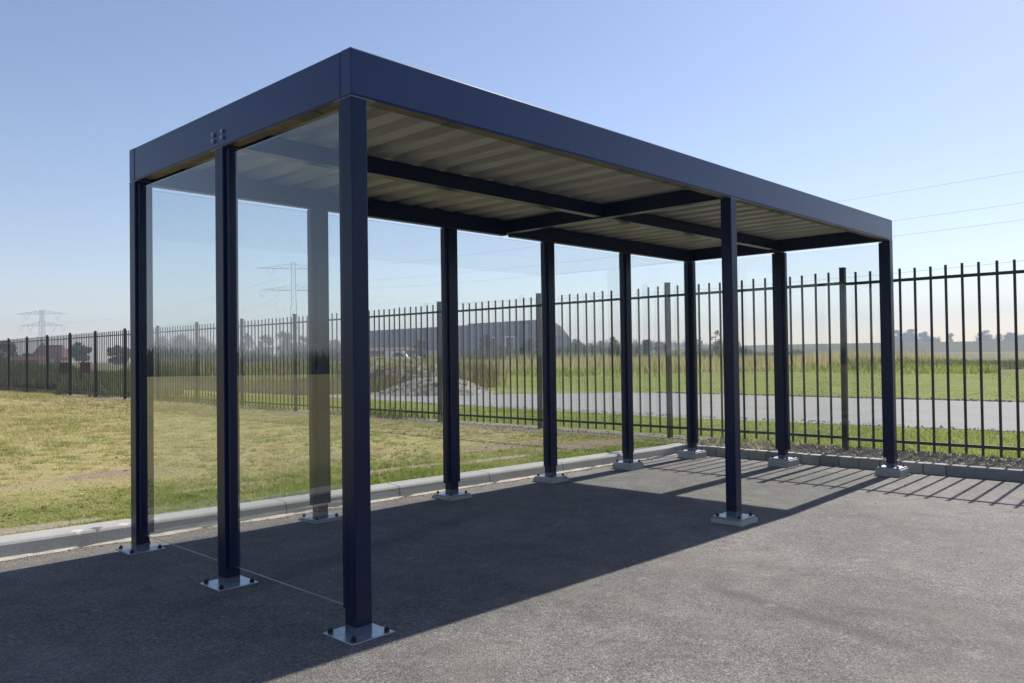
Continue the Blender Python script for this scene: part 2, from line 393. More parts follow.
# back kerb: battered face, rounded arris
k = MB(); prof = [(2.652, -.06), (2.654, .0), (2.668, .086), (2.678, .099), (2.695, .106), (2.845, .113), (2.845, -.06)]
kx = [-30, -12, -6, 0, 3, 6, 7.02]
k.loft([[(x, y, gz(x) + z) for y, z in prof] for x in kx])
tag(k.build('kerb', M['kerb'], smooth=False, bevel=.006), kind='structure')
f = MB(); fx = np.arange(-12, 6.85, .09)
for x0, x1 in zip(fx, fx[1:]):
    def e(x): return .014 + .010*math.sin(x*7.1) + .008*math.sin(x*17.3+1) + .006*math.sin(x*41)
    f.face([(x0, 2.65-e(x0), gz(x0)+.003), (x1, 2.65-e(x1), gz(x1)+.003), (x1, 2.662, gz(x1)+.02), (x0, 2.662, gz(x0)+.02)])
tag(f.build('mortar_fillet', M['sand']), kind='structure')
# right kerb: short blocks, then long slabs
kb = MB(); y = 2.643; i = 0
while y > -30:
    ln = .215 if y > -.25 else .98
    kb.k = 1 if (i in (0, 1, 5, 8) or y < -.25) else 0
    dz = random.uniform(-.004, .004); dx = random.uniform(-.004, .004)
    kb.box(6.905+dx, 7.015, y-ln+.006, y-.002, gz(6.95)-.05, gz(6.95)+.108+dz); y -= ln; i += 1
tag(kb.build('kerb', [M['block'], M['block_dark']], bevel=.007), kind='structure')

# ------------------------------------------------------------------ the shelter
sh = empty('bus_shelter', (0, 0, 0), 'long dark blue steel shelter with flat box roof and glass sides on the asphalt yard', 'shelter')
def post_box():
    mb = MB(); mb.box(-SQ/2, SQ/2, -SQ/2, SQ/2, .034, HP); return mb
proto = post_box().build('post', M['blue'], sh, bevel=.004)
pl = MB(); pl.box(-.11, .11, -.11, .11, -.012, 0); pl.build('base_plate', M['zinc'], proto, bevel=.002)
co = MB(); co.box(-SQ/2+.001, SQ/2-.001, -SQ/2+.001, SQ/2-.001, 0, .034); co.build('foot_collar', M['blue_foot'], proto)  # short paler blue grey band at the foot of the post
for sx in (-1, 1):
    for sy in (-1, 1):
        bo = MB(); bo.cyl((sx*.085, sy*.085, 0), (0,0,1), .0125, .014, 6); bo.cyl((sx*.085, sy*.085, .014), (0,0,1), .0075, .007, 8)
        bo.build('anchor_bolt', M['black'], proto)
tp = MB(); tp.box(-SQ/2-.001, SQ/2+.045, -SQ/2-.001, SQ/2+.045, HP-.007, HP-.001); cap = tp.build('top_plate', M['blue_foot'], proto)
c_ = SQ/2
POSTS = [(c_, c_), (c_, W/2), (c_, W-c_)] + [(x, W-c_) for x in BAYS] + [(L-c_, W-c_), (L-c_, W/2), (L-c_, c_), (XM, c_)]
posts = []
for i, (x, y) in enumerate(POSTS):
    o = proto if i == 0 else copy_tree(proto, sh)
    o.location = (x, y, 0); posts.append(o)
# top plates point inward
for o in posts:
    t = [ch for ch in o.children if ch.name.startswith('top_plate')][0]
    t.scale = (1 if o.location.x < L/2+.1 else -1, 1 if o.location.y < W/2 else -1, 1)
# glazing rails and panes
GB, GT, RW = .092, 2.262, .034
def rail(o, side):
    mb = MB(); r0, r1 = SQ/2+.0005, SQ/2+RW; w = .026
    dx, dy = side
    if dx: mb.box(min(dx*r0, dx*r1), max(dx*r0, dx*r1), -w, w, GB, GT+.02)
    else: mb.box(-w, w, min(dy*r0, dy*r1), max(dy*r0, dy*r1), GB, GT+.02)
    mb.build('glazing_rail', M['blue'], o, bevel=.002)
for i in (0,): rail(posts[i], (0, 1))
rail(posts[1], (0, 1)); rail(posts[1], (0, -1)); rail(posts[2], (0, -1)); rail(posts[2], (1, 0))
for i in (3, 4, 5, 6): rail(posts[i], (1, 0)); rail(posts[i], (-1, 0))
rail(posts[7], (-1, 0)); rail(posts[7], (0, -1)); rail(posts[8], (0, 1)); rail(posts[8], (0, -1)); rail(posts[9], (0, 1))
def pane(x0, x1, y0, y1):
    mb = MB(); t = .005
    if x1 - x0 < .01: x0, x1 = x0-t, x1+t; thin = 0
    else: y0, y1 = y0-t, y1+t; thin = 1
    mb.box(x0, x1, y0, y1, GB+.003, GT)
    for i, f in enumerate(mb.f):                       # the two broad faces are clear, the four rims are ground edges
        P = [mb.v[j][thin] for j in f]
        mb.m[i] = 0 if max(P) - min(P) < 1e-6 else 1
    mb.build('glass_pane', [M['glass'], M['glass_edge']], sh)
e = SQ + .024
pane(c_, c_, e, W/2-e+c_); pane(c_, c_, W/2+e-c_, W-e)
bx = [c_] + BAYS + [L-c_]
for x0, x1 in zip(bx, bx[1:]): pane(x0+e-c_, x1-e+c_, W-c_, W-c_)
pane(L-c_, L-c_, e, W/2-e+c_); pane(L-c_, L-c_, W/2+e-c_, W-e)
# roof: fascia boards, lips, strips, beams, sheet
def fascia(x0, x1, y0, y1, lipside):
    mb = MB(); mb.box(x0, x1, y0, y1, HP+.004, HP+HF); return mb.build('fascia_board', M['fascia'], sh, bevel=.006)
T = .08
ff = fascia(0, L, 0, T, 'y'); fb = fascia(0, L, W-T, W, 'y'); fl = fascia(.002, T, T+.003, W-T-.003, 'x'); fr_ = fascia(L-T, L-.002, T+.003, W-T-.003, 'x')
def strip(parent, x0, x1, y0, y1):
    mb = MB(); mb.box(x0, x1, y0, y1, HP+.0005, HP+.0035); return mb.build('edge_strip', M['tan'], parent)
def lip(parent, x0, x1, y0, y1):
    mb = MB(); mb.box(x0, x1, y0, y1, HP-.004, HP+.0045); return mb.build('drip_lip', M['blue'], parent)
lip(ff, 0.001, L-.001, 0.0015, .012); lip(fl, .0035, .014, .014, W-.014)
xs_ = [SQ+.05, .575, .68, 1.2, 1.28, 2.0, 2.11, 2.5, 2.56, 2.73, 2.84, XM-.05, XM+.05, 4.02, 4.27, 5.0, 5.1, 5.9, 6.0, L-.12]
for x0, x1 in zip(xs_[0::2], xs_[1::2]):
    xx = x0
    while xx < x1 - .02:
        x2 = x1 if x0 < 2.9 else min(x1, xx + .2)
        strip(ff, xx, x2, .0125, .079); xx = x2 + .03
for x0, x1 in zip(xs_[1:-1:2], xs_[2:-1:2]):
    mb = MB(); mb.box(x0+.002, x1-.002, .013, .076, HP-.002, HP+.0037); mb.build('bracket', M['black'], ff)
for y0, y1 in ((SQ+.05, .31), (.49, W/2-.07), (W/2+.07, W-.2)): strip(fl, .0145, .079, y0, y1)
for y0, y1 in ((.312, .488),): mb = MB(); mb.box(.015, .076, y0, y1, HP-.002, HP+.0037); mb.build('bracket', M['black'], fl)
for y in (1.15, 1.252):
    for z in (2.342, 2.375):
        mb = MB(); mb.cyl((.002, y, z), (-1, 0, 0), .0115, .010, 10); mb.cyl((-.008, y, z), (-1, 0, 0), .0085, .006, 10, .004)
        mb.build('bolt', M['steel'], fl)
def beam(x0, x1, y0, y1, z0, z1):
    mb = MB(); mb.box(x0, x1, y0, y1, z0, z1); return mb.build('roof_beam', M['blue'], sh, bevel=.004)
beam(XM-.04, XM+.04, T+.003, W-T-.003, 2.296, 2.408)
beam(T+.003, XM-.043, W/2-.04, W/2+.04, 2.306, 2.408)
beam(XM+.043, L-T-.003, W/2-.04, W/2+.04, 2.306, 2.408)
beam(T+.003, XM-.043, W-.15, W-.083, 2.272, 2.408); beam(XM+.043, L-T-.003, W-.15, W-.083, 2.272, 2.408)
beam(L-.145, L-.083, T+.003, W/2-.043, 2.285, 2.408); beam(L-.145, L-.083, W/2+.043, W-.153, 2.285, 2.408)
sm = MB(); pit = .224; x = T - .02; top = []; 
while x < L - T:
    top += [(x, 2.412), (x+.105, 2.412), (x+.135, 2.447), (x+.195, 2.447)]; x += pit
top = [q for q in top if q[0] < L-T+.02]
rings = []
for q in top: rings.append([(q[0], .06, q[1]), (q[0], W-.06, q[1]), (q[0], W-.06, q[1]+.003), (q[0], .06, q[1]+.003)])
sm.loft(rings); sm.build('roof_sheet', M['sheet'], sh)

# concrete pads under the plates where the yard has fallen away
PADS = [(3, 'low concrete pad under the back post nearest the glazed near corner, its base beside the kerb'),
        (4, 'concrete pad under the back shelter post second from the glazed left end'),
        (5, 'concrete pad under the back shelter post right of the half hidden fence post'),
        (6, 'concrete pad under the last back shelter post before the far corner'),
        (7, 'tall concrete pad under the far corner shelter post, where the two kerbs meet'),
        (8, 'tall concrete pad under the middle post of the far glazed end'),
        (9, 'tall concrete pad under the front right corner post of the shelter'),
        (10, 'thin concrete pad under the lone middle post of the open front')]
PADS[0] = (3, 'low concrete pad under the shelter post seen through the near glass pane')
PADS[1] = (4, 'concrete pad under the back shelter post just right of the front corner post')
PADS[2] = (5, 'concrete pad under the back shelter post standing in front of the warehouse right end')
PADS[3] = (6, 'concrete pad under the slim back post next before the far corner post')
for i, lab in PADS:
    x, y = POSTS[i]; mb = MB(); z0 = gz(x) - .03
    r = .122
    mb.loft([[(sx*(r+.006), sy*(r+.006), z0) for sx, sy in ((-1,-1),(1,-1),(1,1),(-1,1))], [(sx*r, sy*r, -.0125) for sx, sy in ((-1,-1),(1,-1),(1,1),(-1,1))]])
    o = mb.build('concrete_pad', M['mortar'], bevel=.008); o.location = (x, y, 0)
    tag(o, lab, 'concrete pad', 'concrete pads under the shelter posts')

# ------------------------------------------------------------------ palisade fence
fe = empty('metal_fence', (FX, FY0, .03), 'dark metal fence of upright pickets on two rails, running along the whole yard', 'fence')
k0, k1 = -3, 16
fpo = MB(); fpo.box(-.031, .031, -.031, .031, -.15, 2.13); fpo.box(-.034, .034, -.034, .034, 2.131, 2.147)
fp0 = fpo.build('fence_post', M['fence_post'], fe, bevel=.004)
pk = MB()
for i in range(1, 15):
    y = i*FP/15; j = random.uniform(-.004, .004); q = random.uniform(-.004, .004)
    for z0, z1 in ((.02 + random.uniform(-.012, .012), 2.09 + random.uniform(-.008, .008)),):
        pk.cyl((0 + q*.3, y + j, z0), (q*.6, j*.5, z1 - z0), .0145, z1 - z0, 8)
pan0 = pk.build('picket_panel', M['fence'], fe, smooth=False)
for z in (.115, 1.955):
    mb = MB(); mb.box(-.0135, .0135, .033, FP-.033, z-.017, z+.017); mb.build('rail', M['fence'], pan0)
for k_ in range(k0, k1+1):
    o = fp0 if k_ == k0 else copy_tree(fp0, fe)
    o.location = (0, k_*FP, random.uniform(-.006, .006)); o.rotation_euler = (random.uniform(-.003,.003), random.uniform(-.003,.003), 0)
    if k_ < k1:
        q = pan0 if k_ == k0 else copy_tree(pan0, fe); q.location = (0, k_*FP, random.uniform(-.008, .008))

# ------------------------------------------------------------------ blades
def blades(name, xyf, n, h, w, lean, m, keep=None, parent=None):
    P = xyf(n)
    if keep is not None: P = P[keep(P)]
    n = len(P); hh = rng.uniform(h[0], h[1], n)*(np.clip(.75 + .4*noise2(P, .35 if h[1] > .3 else .9, 77), .25, 1.2)); a = rng.uniform(0, 2*np.pi, n); ww = rng.uniform(w[0], w[1], n)
    la = rng.uniform(0, 2*np.pi, n); ll = rng.uniform(0, lean, n) * hh
    V = np.zeros((n, 3, 3), np.float32)
    V[:, 0] = P; V[:, 1] = P; V[:, 2] = P
    V[:, 0, 0] -= np.cos(a)*ww; V[:, 0, 1] -= np.sin(a)*ww; V[:, 1, 0] += np.cos(a)*ww; V[:, 1, 1] += np.sin(a)*ww
    V[:, 2, 0] += np.cos(la)*ll; V[:, 2, 1] += np.sin(la)*ll; V[:, 2, 2] += hh
    return tag(raw_mesh(name, V.reshape(-1, 3), 3, m, parent), kind='stuff')

def noise2(P, s, seed):                       # cheap smooth noise for patches
    r = np.random.default_rng(seed); v = np.zeros(len(P))
    for _ in range(7):
        k_ = r.normal(0, 1, 2) * s; v += np.sin(P[:, 0]*k_[0] + P[:, 1]*k_[1] + r.uniform(0, 6.28))
    return v / 2.65
def lawn_pts(x0, x1, y0, y1, pw=1.0):
    def f(n):
        x = rng.uniform(x0, x1, n); y = y0 + (y1-y0)*rng.uniform(0, 1, n)**pw
        return np.stack([x, y, -.004 - .0125*np.clip(x, -12, 9) + .103], 1)
    return f
def see(P):                                    # only where the picture and a little beside it can see
    d = (P[:, 0]-CAM.x)*FWD.x + (P[:, 1]-CAM.y)*FWD.y; r = (P[:, 0]-CAM.x)*RGT.x + (P[:, 1]-CAM.y)*RGT.y
    return (d > .5) & (np.abs(r) < .78*d)
bare = lambda P: ((np.abs(P[:, 1] + noise2(P, .9, 5)*.35 - (5.3 - .22*P[:, 0])) > rng.uniform(.1, .7, len(P))) | (noise2(P, .5, 15) < .5)) & (P[:, 0] < 7.35 - rng.uniform(0, .5, len(P)))
def sandy(P):
    k_ = np.ones(len(P), bool)
    for sx, sy, ra, rb in SAND: k_ &= ((P[:, 0]-sx)/ra)**2 + ((P[:, 1]-sy)/rb)**2 + rng.normal(0, .35, len(P)) > 1
    return k_
bare0 = bare; bare = lambda P: bare0(P) & sandy(P)
green_k = lambda P: see(P) & bare(P) & (P[:, 1] + noise2(P, .8, 3)*.5 < 4.1 + rng.uniform(-.7, .7, len(P))) & (noise2(P, 2.2, 8) < .9 + rng.normal(0, .3, len(P)))
blades('grass', lawn_pts(-5, 7.5, 2.85, 6, 1), 210000, (.018, .05), (.0025, .005), 1.3, M['b_green'], green_k)
dry_k = lambda P: see(P) & bare(P) & (P[:, 1] + noise2(P, .8, 3)*.6 > 3.5 + rng.uniform(-.5, .7, len(P))) & (noise2(P, 1.4, 9) < 1.3 + rng.normal(0, .5, len(P)))
blades('dry_grass', lawn_pts(-9, 7.5, 3.4, 16, 1.35), 105000, (.010, .032), (.003, .006), 2.4, M['b_dry'], dry_k)
def clumps(f, nc, sp):
    def g_(n):
        c = f(nc); c = c[see(c)]; P = c[rng.integers(0, len(c), n)].copy(); d = P[:, 1].clip(3, 40)/8
        P[:, :2] += rng.normal(0, 1, (n, 2))*(sp*d)[:, None]; return P
    return g_
blades('grass_tufts', clumps(lawn_pts(-9, 7.3, 3.2, 18, 1.3), 5200, .035), 90000, (.02, .065), (.003, .006), 1.3, M['b_dry'], lambda P: see(P) & bare(P) & (P[:, 1] > 2.9))
blades('grass_tufts', clumps(lawn_pts(-9, 7.3, 3.0, 18, 1.3), 2200, .05), 45000, (.02, .06), (.003, .006), 1.3, M['b_green'], lambda P: see(P) & bare(P) & (P[:, 1] > 2.9))
blades('grass_tufts', clumps(lawn_pts(-16, 7.3, 13, 42, 1.2), 4200, .03), 60000, (.03, .10), (.006, .013), 1.2, M['b_dry'], lambda P: see(P))
blades('dry_grass', lawn_pts(-16, 7.55, 14, 46, 1.2), 70000, (.015, .045), (.006, .014), 2.0, M['b_dry'], lambda P: see(P) & (noise2(P, .5, 41) < .9 + rng.normal(0, .5, len(P))))
blades('grass', lawn_pts(-16, 7.55, 10, 46, 1.2), 30000, (.03, .085), (.006, .014), 1.0, M['b_green'], lambda P: see(P) & (noise2(P, .35, 4) > .15))
# scruffy rim along the fence
blades('weeds', lawn_pts(7.45, 7.95, 8, 42, 1), 7000, (.05, .26), (.004, .012), .9, M['b_dull'], lambda P: see(P) & (noise2(P, 1.3, 6) > -.1))
def verge_pts(x0, x1, y0, y1, pw=1):
    def f(n):
        x = rng.uniform(x0, x1, n)**1; y = rng.uniform(y0, y1, n); return np.stack([x, y, np.where(x < 8.9, -.012 - .08*(x-8.05), -.082 - .001*(x-8.9))], 1)
    return f
blades('grass', verge_pts(8.0, 12.3, -4, 34), 120000, (.02, .06), (.004, .009), 1.1, M['b_green'], lambda P: see(P) & (P[:, 0] < 12.0 + .35*noise2(P, .5, 2) ))
blades('grass', verge_pts(20.2, 46, -6, 60), 90000, (.015, .05), (.010, .022), 1.4, M['b_green'], lambda P: see(P) & ((P[:, 1] < 16) | (P[:, 0] > 21)))

def clods(name, xyf, n, r0, r1, m, keep=see):
    P = xyf(n); P = P[keep(P)]; n = len(P); R_ = rng.uniform(r0, r1, n)*rng.uniform(.4, 1, n)
    T = np.array([(1,0,-.3),(-.5,.87,-.3),(-.5,-.87,-.3),(0,0,.75)]); F = [(0,1,3),(1,2,3),(2,0,3)]
    V = P[:, None, :] + (T[None] + rng.normal(0, .3, (n, 4, 3)))*R_[:, None, None]
    return tag(raw_mesh(name, V[:, np.array(F).ravel()].reshape(-1, 3), 3, m), kind='stuff')
def strip_pts(x0, x1, y0, y1, z): return lambda n: np.stack([rng.uniform(x0, x1, n), rng.uniform(y0, y1, n), np.full(n, z)], 1)
clods('soil_clods', strip_pts(7.03, 8.0, -4, 2.8, .006), 9000, .006, .032, M['clod'])
clods('soil_clods', lawn_pts(6.9, 7.9, 2.9, 22), 5000, .008, .03, M['clod'])
clods('soil_clods', strip_pts(20.0, 20.6, -6, 12, -.09), 2600, .02, .07, M['clod'])
clods('soil_clods', strip_pts(11.9, 12.4, -4, 14, -.085), 2600, .01, .04, M['clod'])
clods('soil_clods', lawn_pts(-10, 7, 3, 20), 16000, .008, .028, M['clod_dark'], lambda P: see(P) & (noise2(P, .9, 61) > .25))
blades('weeds', lawn_pts(-9, 7.3, 3.0, 20, 1.2), 900, (.06, .18), (.002, .004), .8, M['b_dry'])
blades('weeds', lawn_pts(-6, 6.9, 2.84, 2.93), 9000, (.02, .075), (.0025, .005), 1.6, M['b_green'], lambda P: see(P) & (noise2(P, 2.6, 91) > .1))
blades('weeds', lambda n: strip_pts(7.05, 8.0, -4, 2.8, .0)(n), 5000, (.02, .09), (.003, .006), 1.2, M['b_dry'], lambda P: see(P) & (noise2(P, 1.6, 62) > .25))
clods('grit', lambda n: np.stack([(x_ := rng.uniform(-3, 6.9, n)), 2.655 - np.abs(rng.normal(0, .06, n)), .002 - .004 - .0125*x_], 1), 2600, .003, .010, M['clod'])
clods('grit', lambda n: np.stack([(x_ := rng.uniform(-3, 6.9, n)), rng.uniform(-2.4, 2.6, n), .001 - .004 - .0125*x_], 1), 420, .002, .009, M['clod'])
def pxof(P):
    d = (P[:, 0]-CAM.x)*FWD.x + (P[:, 1]-CAM.y)*FWD.y; q = (P[:, 0]-CAM.x)*RGT.x + (P[:, 1]-CAM.y)*RGT.y
    return 512 + q/d*FPX
clods('soil_clods', lawn_pts(-3, 7.3, 2.9, 6), 26000, .004, .016, M['clod'], lambda P: see(P) & ~(sandy(P) & bare0(P)))
# tall reedy grass beyond the far lawn, by bearing and distance
def fan(px0, px1, d0, d1, z=-.13, pw=1):
    def f(n):
        d = d0 + (d1-d0)*rng.uniform(0, 1, n)**pw; px = rng.uniform(px0, px1, n)
        r = (px-512)/FPX*d
        return np.stack([CAM.x + FWD.x*d + RGT.x*r, CAM.y + FWD.y*d + RGT.y*r, np.full(n, z)], 1)
    return f
blades('tall_grass', fan(440, 985, 46, 105), 66000, (.5, 1.5), (.02, .05), .45, M['b_reed'], lambda P: (pxof(P) < 985 - 130*rng.uniform(0, 1, len(P))**.6) & (noise2(P, .12, 21) > 1.0 - (np.hypot(P[:, 0]-CAM.x, P[:, 1]-CAM.y)-46)*.13 + rng.normal(0, .3, len(P))))
blades('tall_grass', fan(440, 1000, 44, 72), 26000, (.15, .75), (.02, .05), .7, M['b_green'], lambda P: noise2(P, .14, 23) > .35 - (np.hypot(P[:, 0]-CAM.x, P[:, 1]-CAM.y)-50)*.03 + rng.normal(0, .25, len(P)))
blades('tall_grass', fan(840, 1130, 52, 80), 30000, (.25, 1.0), (.02, .05), .5, M['b_dull'], lambda P: noise2(P, .16, 22) > -.5 + rng.normal(0, .25, len(P)))
blades('tall_grass', fan(130, 500, 34, 80), 62000, (.35, 1.25), (.015, .04), .45, M['b_dull'], lambda P: (P[:, 0] > 15.5) & (pxof(P) < 500 - 70*rng.uniform(0, 1, len(P))))
blades('tall_grass', fan(130, 500, 38, 90), 27000, (.5, 1.5), (.015, .04), .35, M['b_reed'], lambda P: (pxof(P) < 500 - 60*rng.uniform(0, 1, len(P))) & (P[:, 0] > 16) & (noise2(P, .15, 24) > 0))
blades('tall_grass', lambda n: np.stack([rng.uniform(12.6, 17, n), rng.uniform(21, 62, n), np.full(n, -.1)], 1), 34000, (.15, .7), (.008, .022), .6, M['b_dull'], lambda P: see(P) & (P[:, 0] > 13 + .5*noise2(P, .4, 71)))
blades('dock_stems', fan(452, 505, 27, 40), 1500, (.3, 1.4), (.010, .022), .5, M['b_rust'], lambda P: (noise2(P, .9, 51) > -.1) & (np.abs(pxof(P)-478) < 8 + 24*rng.uniform(0, 1, len(P))))
blades('dock_stems', fan(362, 400, 30, 36), 500, (.2, .7), (.012, .03), .3, M['b_rust'])
def heap_weeds(n):
    u = rng.uniform(-1, 1, n); w_ = rng.uniform(-1, .6, n); c = spot(404, 36); z = 1.15*np.clip(1-np.abs(u)**1.7, 0, 1)*np.clip(1-w_**2, 0, 1)*.9 - .12
    return np.stack([c.x + RGT.x*u*4.2 + FWD.x*w_*2.5, c.y + RGT.y*u*4.2 + FWD.y*w_*2.5, z], 1)
blades('heap_weeds', heap_weeds, 5200, (.06, .32), (.008, .02), .9, M['b_reed'], lambda P: noise2(P, 1.0, 81) > .1)
blades('undergrowth', fan(-70, 75, 36, 62), 46000, (.4, 1.5), (.03, .075), .6, M['b_dull'], lambda P: (P[:, 0] > 8.3) & (noise2(P, .3, 25) > -1 + rng.normal(0, .3, len(P))))
blades('undergrowth', fan(60, 180, 28, 70), 30000, (.2, 1.0), (.02, .05), .6, M['b_dull'], lambda P: (P[:, 0] > 8.3 + (P[:, 1] < 30)*rng.uniform(0, 4, len(P))))
def hedge_line(n):
    t = rng.uniform(0, 1, n); return np.stack([-48 + 38*t + rng.normal(0, .7, n), 16 + 38*t + rng.normal(0, .7, n), np.full(n, .05)], 1)
blades('hedgerow', hedge_line, 19000, (.3, 2.1), (.06, .18), .6, M['leaf'])
blades('hedgerow', fan(540, 640, 150, 190), 16000, (.6, 3.4), (.08, .25), .5, M['leaf'], lambda P: noise2(P, .06, 26) > -.5)
blades('hedgerow', fan(455, 545, 170, 200), 14000, (.6, 3.4), (.08, .25), .5, M['leaf_pale'], lambda P: noise2(P, .06, 27) > -.6)
blades('scrub', fan(640, 800, 150, 210), 16000, (.5, 2.8), (.08, .25), .6, M['leaf_pale'], lambda P: noise2(P, .05, 28) > -.2)

# ------------------------------------------------------------------ rubble heaps
def heap(name, px, d, wid, dep, hgt, seed, label, m=M['rubble']):
    r = np.random.default_rng(seed); nx, ny = 56, 30; c = spot(px, d)
    mb = MB(); k_ = [(r.normal(0, 1.3, 2), r.uniform(0, 6.28), r.uniform(.3, 1)) for _ in range(26)]
    pts = []
    for j in range(ny+1):
        for i in range(nx+1):
            u = i/nx*2-1; w = j/ny*2-1
            q = max(0, 1 - abs(u)**1.7) * max(0, 1 - abs(w)**2)
            n_ = sum(a*math.sin(u*wid*kk[0]*1.6 + w*dep*kk[1]*1.6 + ph) for kk, ph, a in k_)/14
            z = hgt*q*(1 + .3*n_) + (.024*r.normal() if q > .08 else 0)*min(1, hgt) - .03
            P = c + RGT*(u*wid/2) + FWD*(w*dep/2); pts.append((P.x, P.y, c.z + z))
    mb.v = pts
    for j in range(ny):
        for i in range(nx):
            a0 = j*(nx+1)+i; mb.f.append((a0, a0+1, a0+nx+2, a0+nx+1)); mb.m.append(0)
    o = mb.build(name, m)
    pts = np.array(pts); sel = r.choice(len(pts), 150, replace=False)[:120]; st = MB()
    for s_ in sel:
        q = pts[s_]
        if q[2] < c.z + .08: continue
        R0 = r.uniform(.02, .085); dirs = []
        ring = lambda zz, rr: [(q[0] + math.cos(t)*rr*r.uniform(.7, 1.2), q[1] + math.sin(t)*rr*r.uniform(.7, 1.2), q[2] + zz) for t in np.linspace(0, 6.283, 6)[:-1]]
        st.loft([ring(-.4*R0, R0), ring(.3*R0, R0*.95), ring(.75*R0, R0*.5)])
    st2 = st.build('rubble_stones', M['rock'], o); tag(st2, kind='stuff')
    return tag(o, label, 'rubble heap', 'heaps of rubble beyond the fence')
heap('rubble_heap', 434, 27.5, 4.3, 3.2, .64, 3, 'low grey heap of broken concrete dumped at the road edge, nearest the fence')
heap('rubble_heap', 404, 36, 8.4, 5.0, 1.15, 4, 'taller brown grey soil heap behind the low pile of broken concrete')

# ------------------------------------------------------------------ trees
def tree(px, d, height, width, label, m='leaf', shape='round', group=None, n=None, name='tree', trunk=.10, z=-.13):
    base = spot(px, d, z); r = np.random.default_rng(int(px*13 + d*7) % 99991)
    e_ = empty(name, base, label, 'tree' if name != 'bush' else 'bush', group)
    t = MB(); tr = max(.06, height*.022); pts = [(0, 0, -.1)]; 
    hb = height*(trunk if name != 'bush' else .05)
    rings = []
    for i in range(6):
        q = i/5; z_ = q*height*.8; ox = math.sin(q*3 + px)*.03*height*q; rad = tr*(1-.8*q)
        rings.append([(ox + rad*math.cos(a_), rad*math.sin(a_), z_) for a_ in np.linspace(0, 6.283, 8)[:-1]])
    t.loft(rings)
    nl = 7
    for i in range(nl):
        a_ = i*2.4 + r.uniform(0, 1); z0 = height*r.uniform(.25, .6); ln = width*.38*r.uniform(.6, 1)
        t.bar((0, 0, z0), (math.cos(a_)*ln, math.sin(a_)*ln, z0 + ln*r.uniform(.5, 1.0)), tr*.4, 5, tr*.1)
    t.build('trunk', M['bark'], e_)
    nc = 26 if shape != 'tall' else 18
    n = n or 3600; cl = []
    for i in range(nc):
        q = r.uniform(0, 1)
        if shape == 'tall': rad = width/2*(.35 + .65*math.sin(math.pi*min(1, .15+q*.85)))
        elif shape == 'sparse': rad = width/2*(1 - .55*q)
        else: rad = width/2*math.sqrt(max(.06, 1 - (2*q-1)**2*.9)) 
        a_ = r.uniform(0, 6.283); rr = rad*math.sqrt(r.uniform(.05, 1))*.8
        cl.append((rr*math.cos(a_), rr*math.sin(a_), hb + (height-hb)*(.06 + .86*q), r.uniform(.13, .25)*min(width, height-hb)*(1.0 if shape != 'sparse' else .7)))
    cl = np.array(cl); k_ = r.integers(0, nc, n); dv = r.normal(0, 1, (n, 3)); dv /= np.linalg.norm(dv, axis=1)[:, None]
    C = cl[k_, :3] + dv*(cl[k_, 3]*r.uniform(.35, 1.1, n))[:, None]*np.array([1, 1, .8])
    C[:, 2] = np.clip(C[:, 2], .05, height)
    s_ = r.uniform(.6, 1.4, n)*max(.05, width*.037)
    u = r.normal(0, 1, (n, 3)); u /= np.linalg.norm(u, axis=1)[:, None]; w_ = np.cross(u, r.normal(0, 1, (n, 3))); w_ /= np.linalg.norm(w_, axis=1)[:, None]
    V = np.stack([C - u*s_[:, None], C + w_*(s_*.7)[:, None], C + u*s_[:, None], C - w_*(s_*.7)[:, None]], 1)
    raw_mesh('crown', V.reshape(-1, 3), 4, M[m], e_)
    return e_
GL = 'trees seen past the left end of the fence'
tree(5, 270, 8.4, 9.0, 'dark round tree at the left edge of the picture, left of the red roofed house', 'leaf', group=GL)
tree(27, 285, 4.4, 6.6, 'low dark tree between the leftmost tree and the red roofed house', 'leaf', group=GL)
tree(80, 270, 7.6, 8.4, 'dark tree just right of the red roofed house, above the two red boards', 'leaf', group=GL)
tree(119, 283, 6.8, 9.4, 'grey green tree left of the shelter left post, above the fence', 'leaf', group=GL)
GG = 'hazy trees seen through the near glass pane'
for px, top, w, lab in ((163, 336, 20, 'hazy wide tree seen through the left glass pane beside the left post'),
                        (182, 333, 22, 'hazy tree, tallest of those in the left glass pane'),
                        (203, 335, 15, 'hazy narrow tree seen through the left glass pane next to the middle end post'),
                        (248, 331, 14, 'hazy narrow tree just right of the middle end post, behind glass'),
                        (266, 334, 18, 'hazy low rounded tree behind glass, left of the lattice pylon foot'),
                        (284, 330, 20, 'hazy broad tree behind glass at the foot of the larger lattice pylon'),
                        (303, 333, 14, 'hazy tree just right of the larger pylon foot, behind glass'),
                        (334, 338, 13, 'small hazy tree seen between the glass backed post and the front corner post')):
    yh = 362.2 - .0134*px
    tree(px, 340, 1.3 + (yh-top)/FPX*340, w/FPX*340, lab, 'leaf', group=GG, n=2400, trunk=.05)
GM = 'trees around the warehouse'
tree(421, 190, 5.6, 4.0, 'slim green tree in front of the dark warehouse wall, left part', 'leaf_pale', 'tall', GM)
tree(486, 185, 6.2, 4.6, 'green tree in front of the warehouse, left of the white framed gate', 'leaf', 'tall', GM, 4200)
tree(500, 188, 4.0, 3.2, 'low bushy tree against the warehouse, beside the white framed gate', 'leaf', group=GM)
tree(529, 190, 5.4, 4.6, 'dark green tree right of the white framed warehouse gate', 'leaf', group=GM)
tree(577, 215, 5.8, 3.6, 'dark tree at the right end of the warehouse', 'leaf', group=GM)
GH = 'small trees on the horizon right of the warehouse'
tree(591, 420, 7.6, 3.6, 'thin pointed tree on the horizon right of the warehouse', 'leaf', 'tall', GH)
tree(600, 400, 8.0, 6.5, 'low round tree on the horizon above the greenhouse', 'leaf', group=GH)
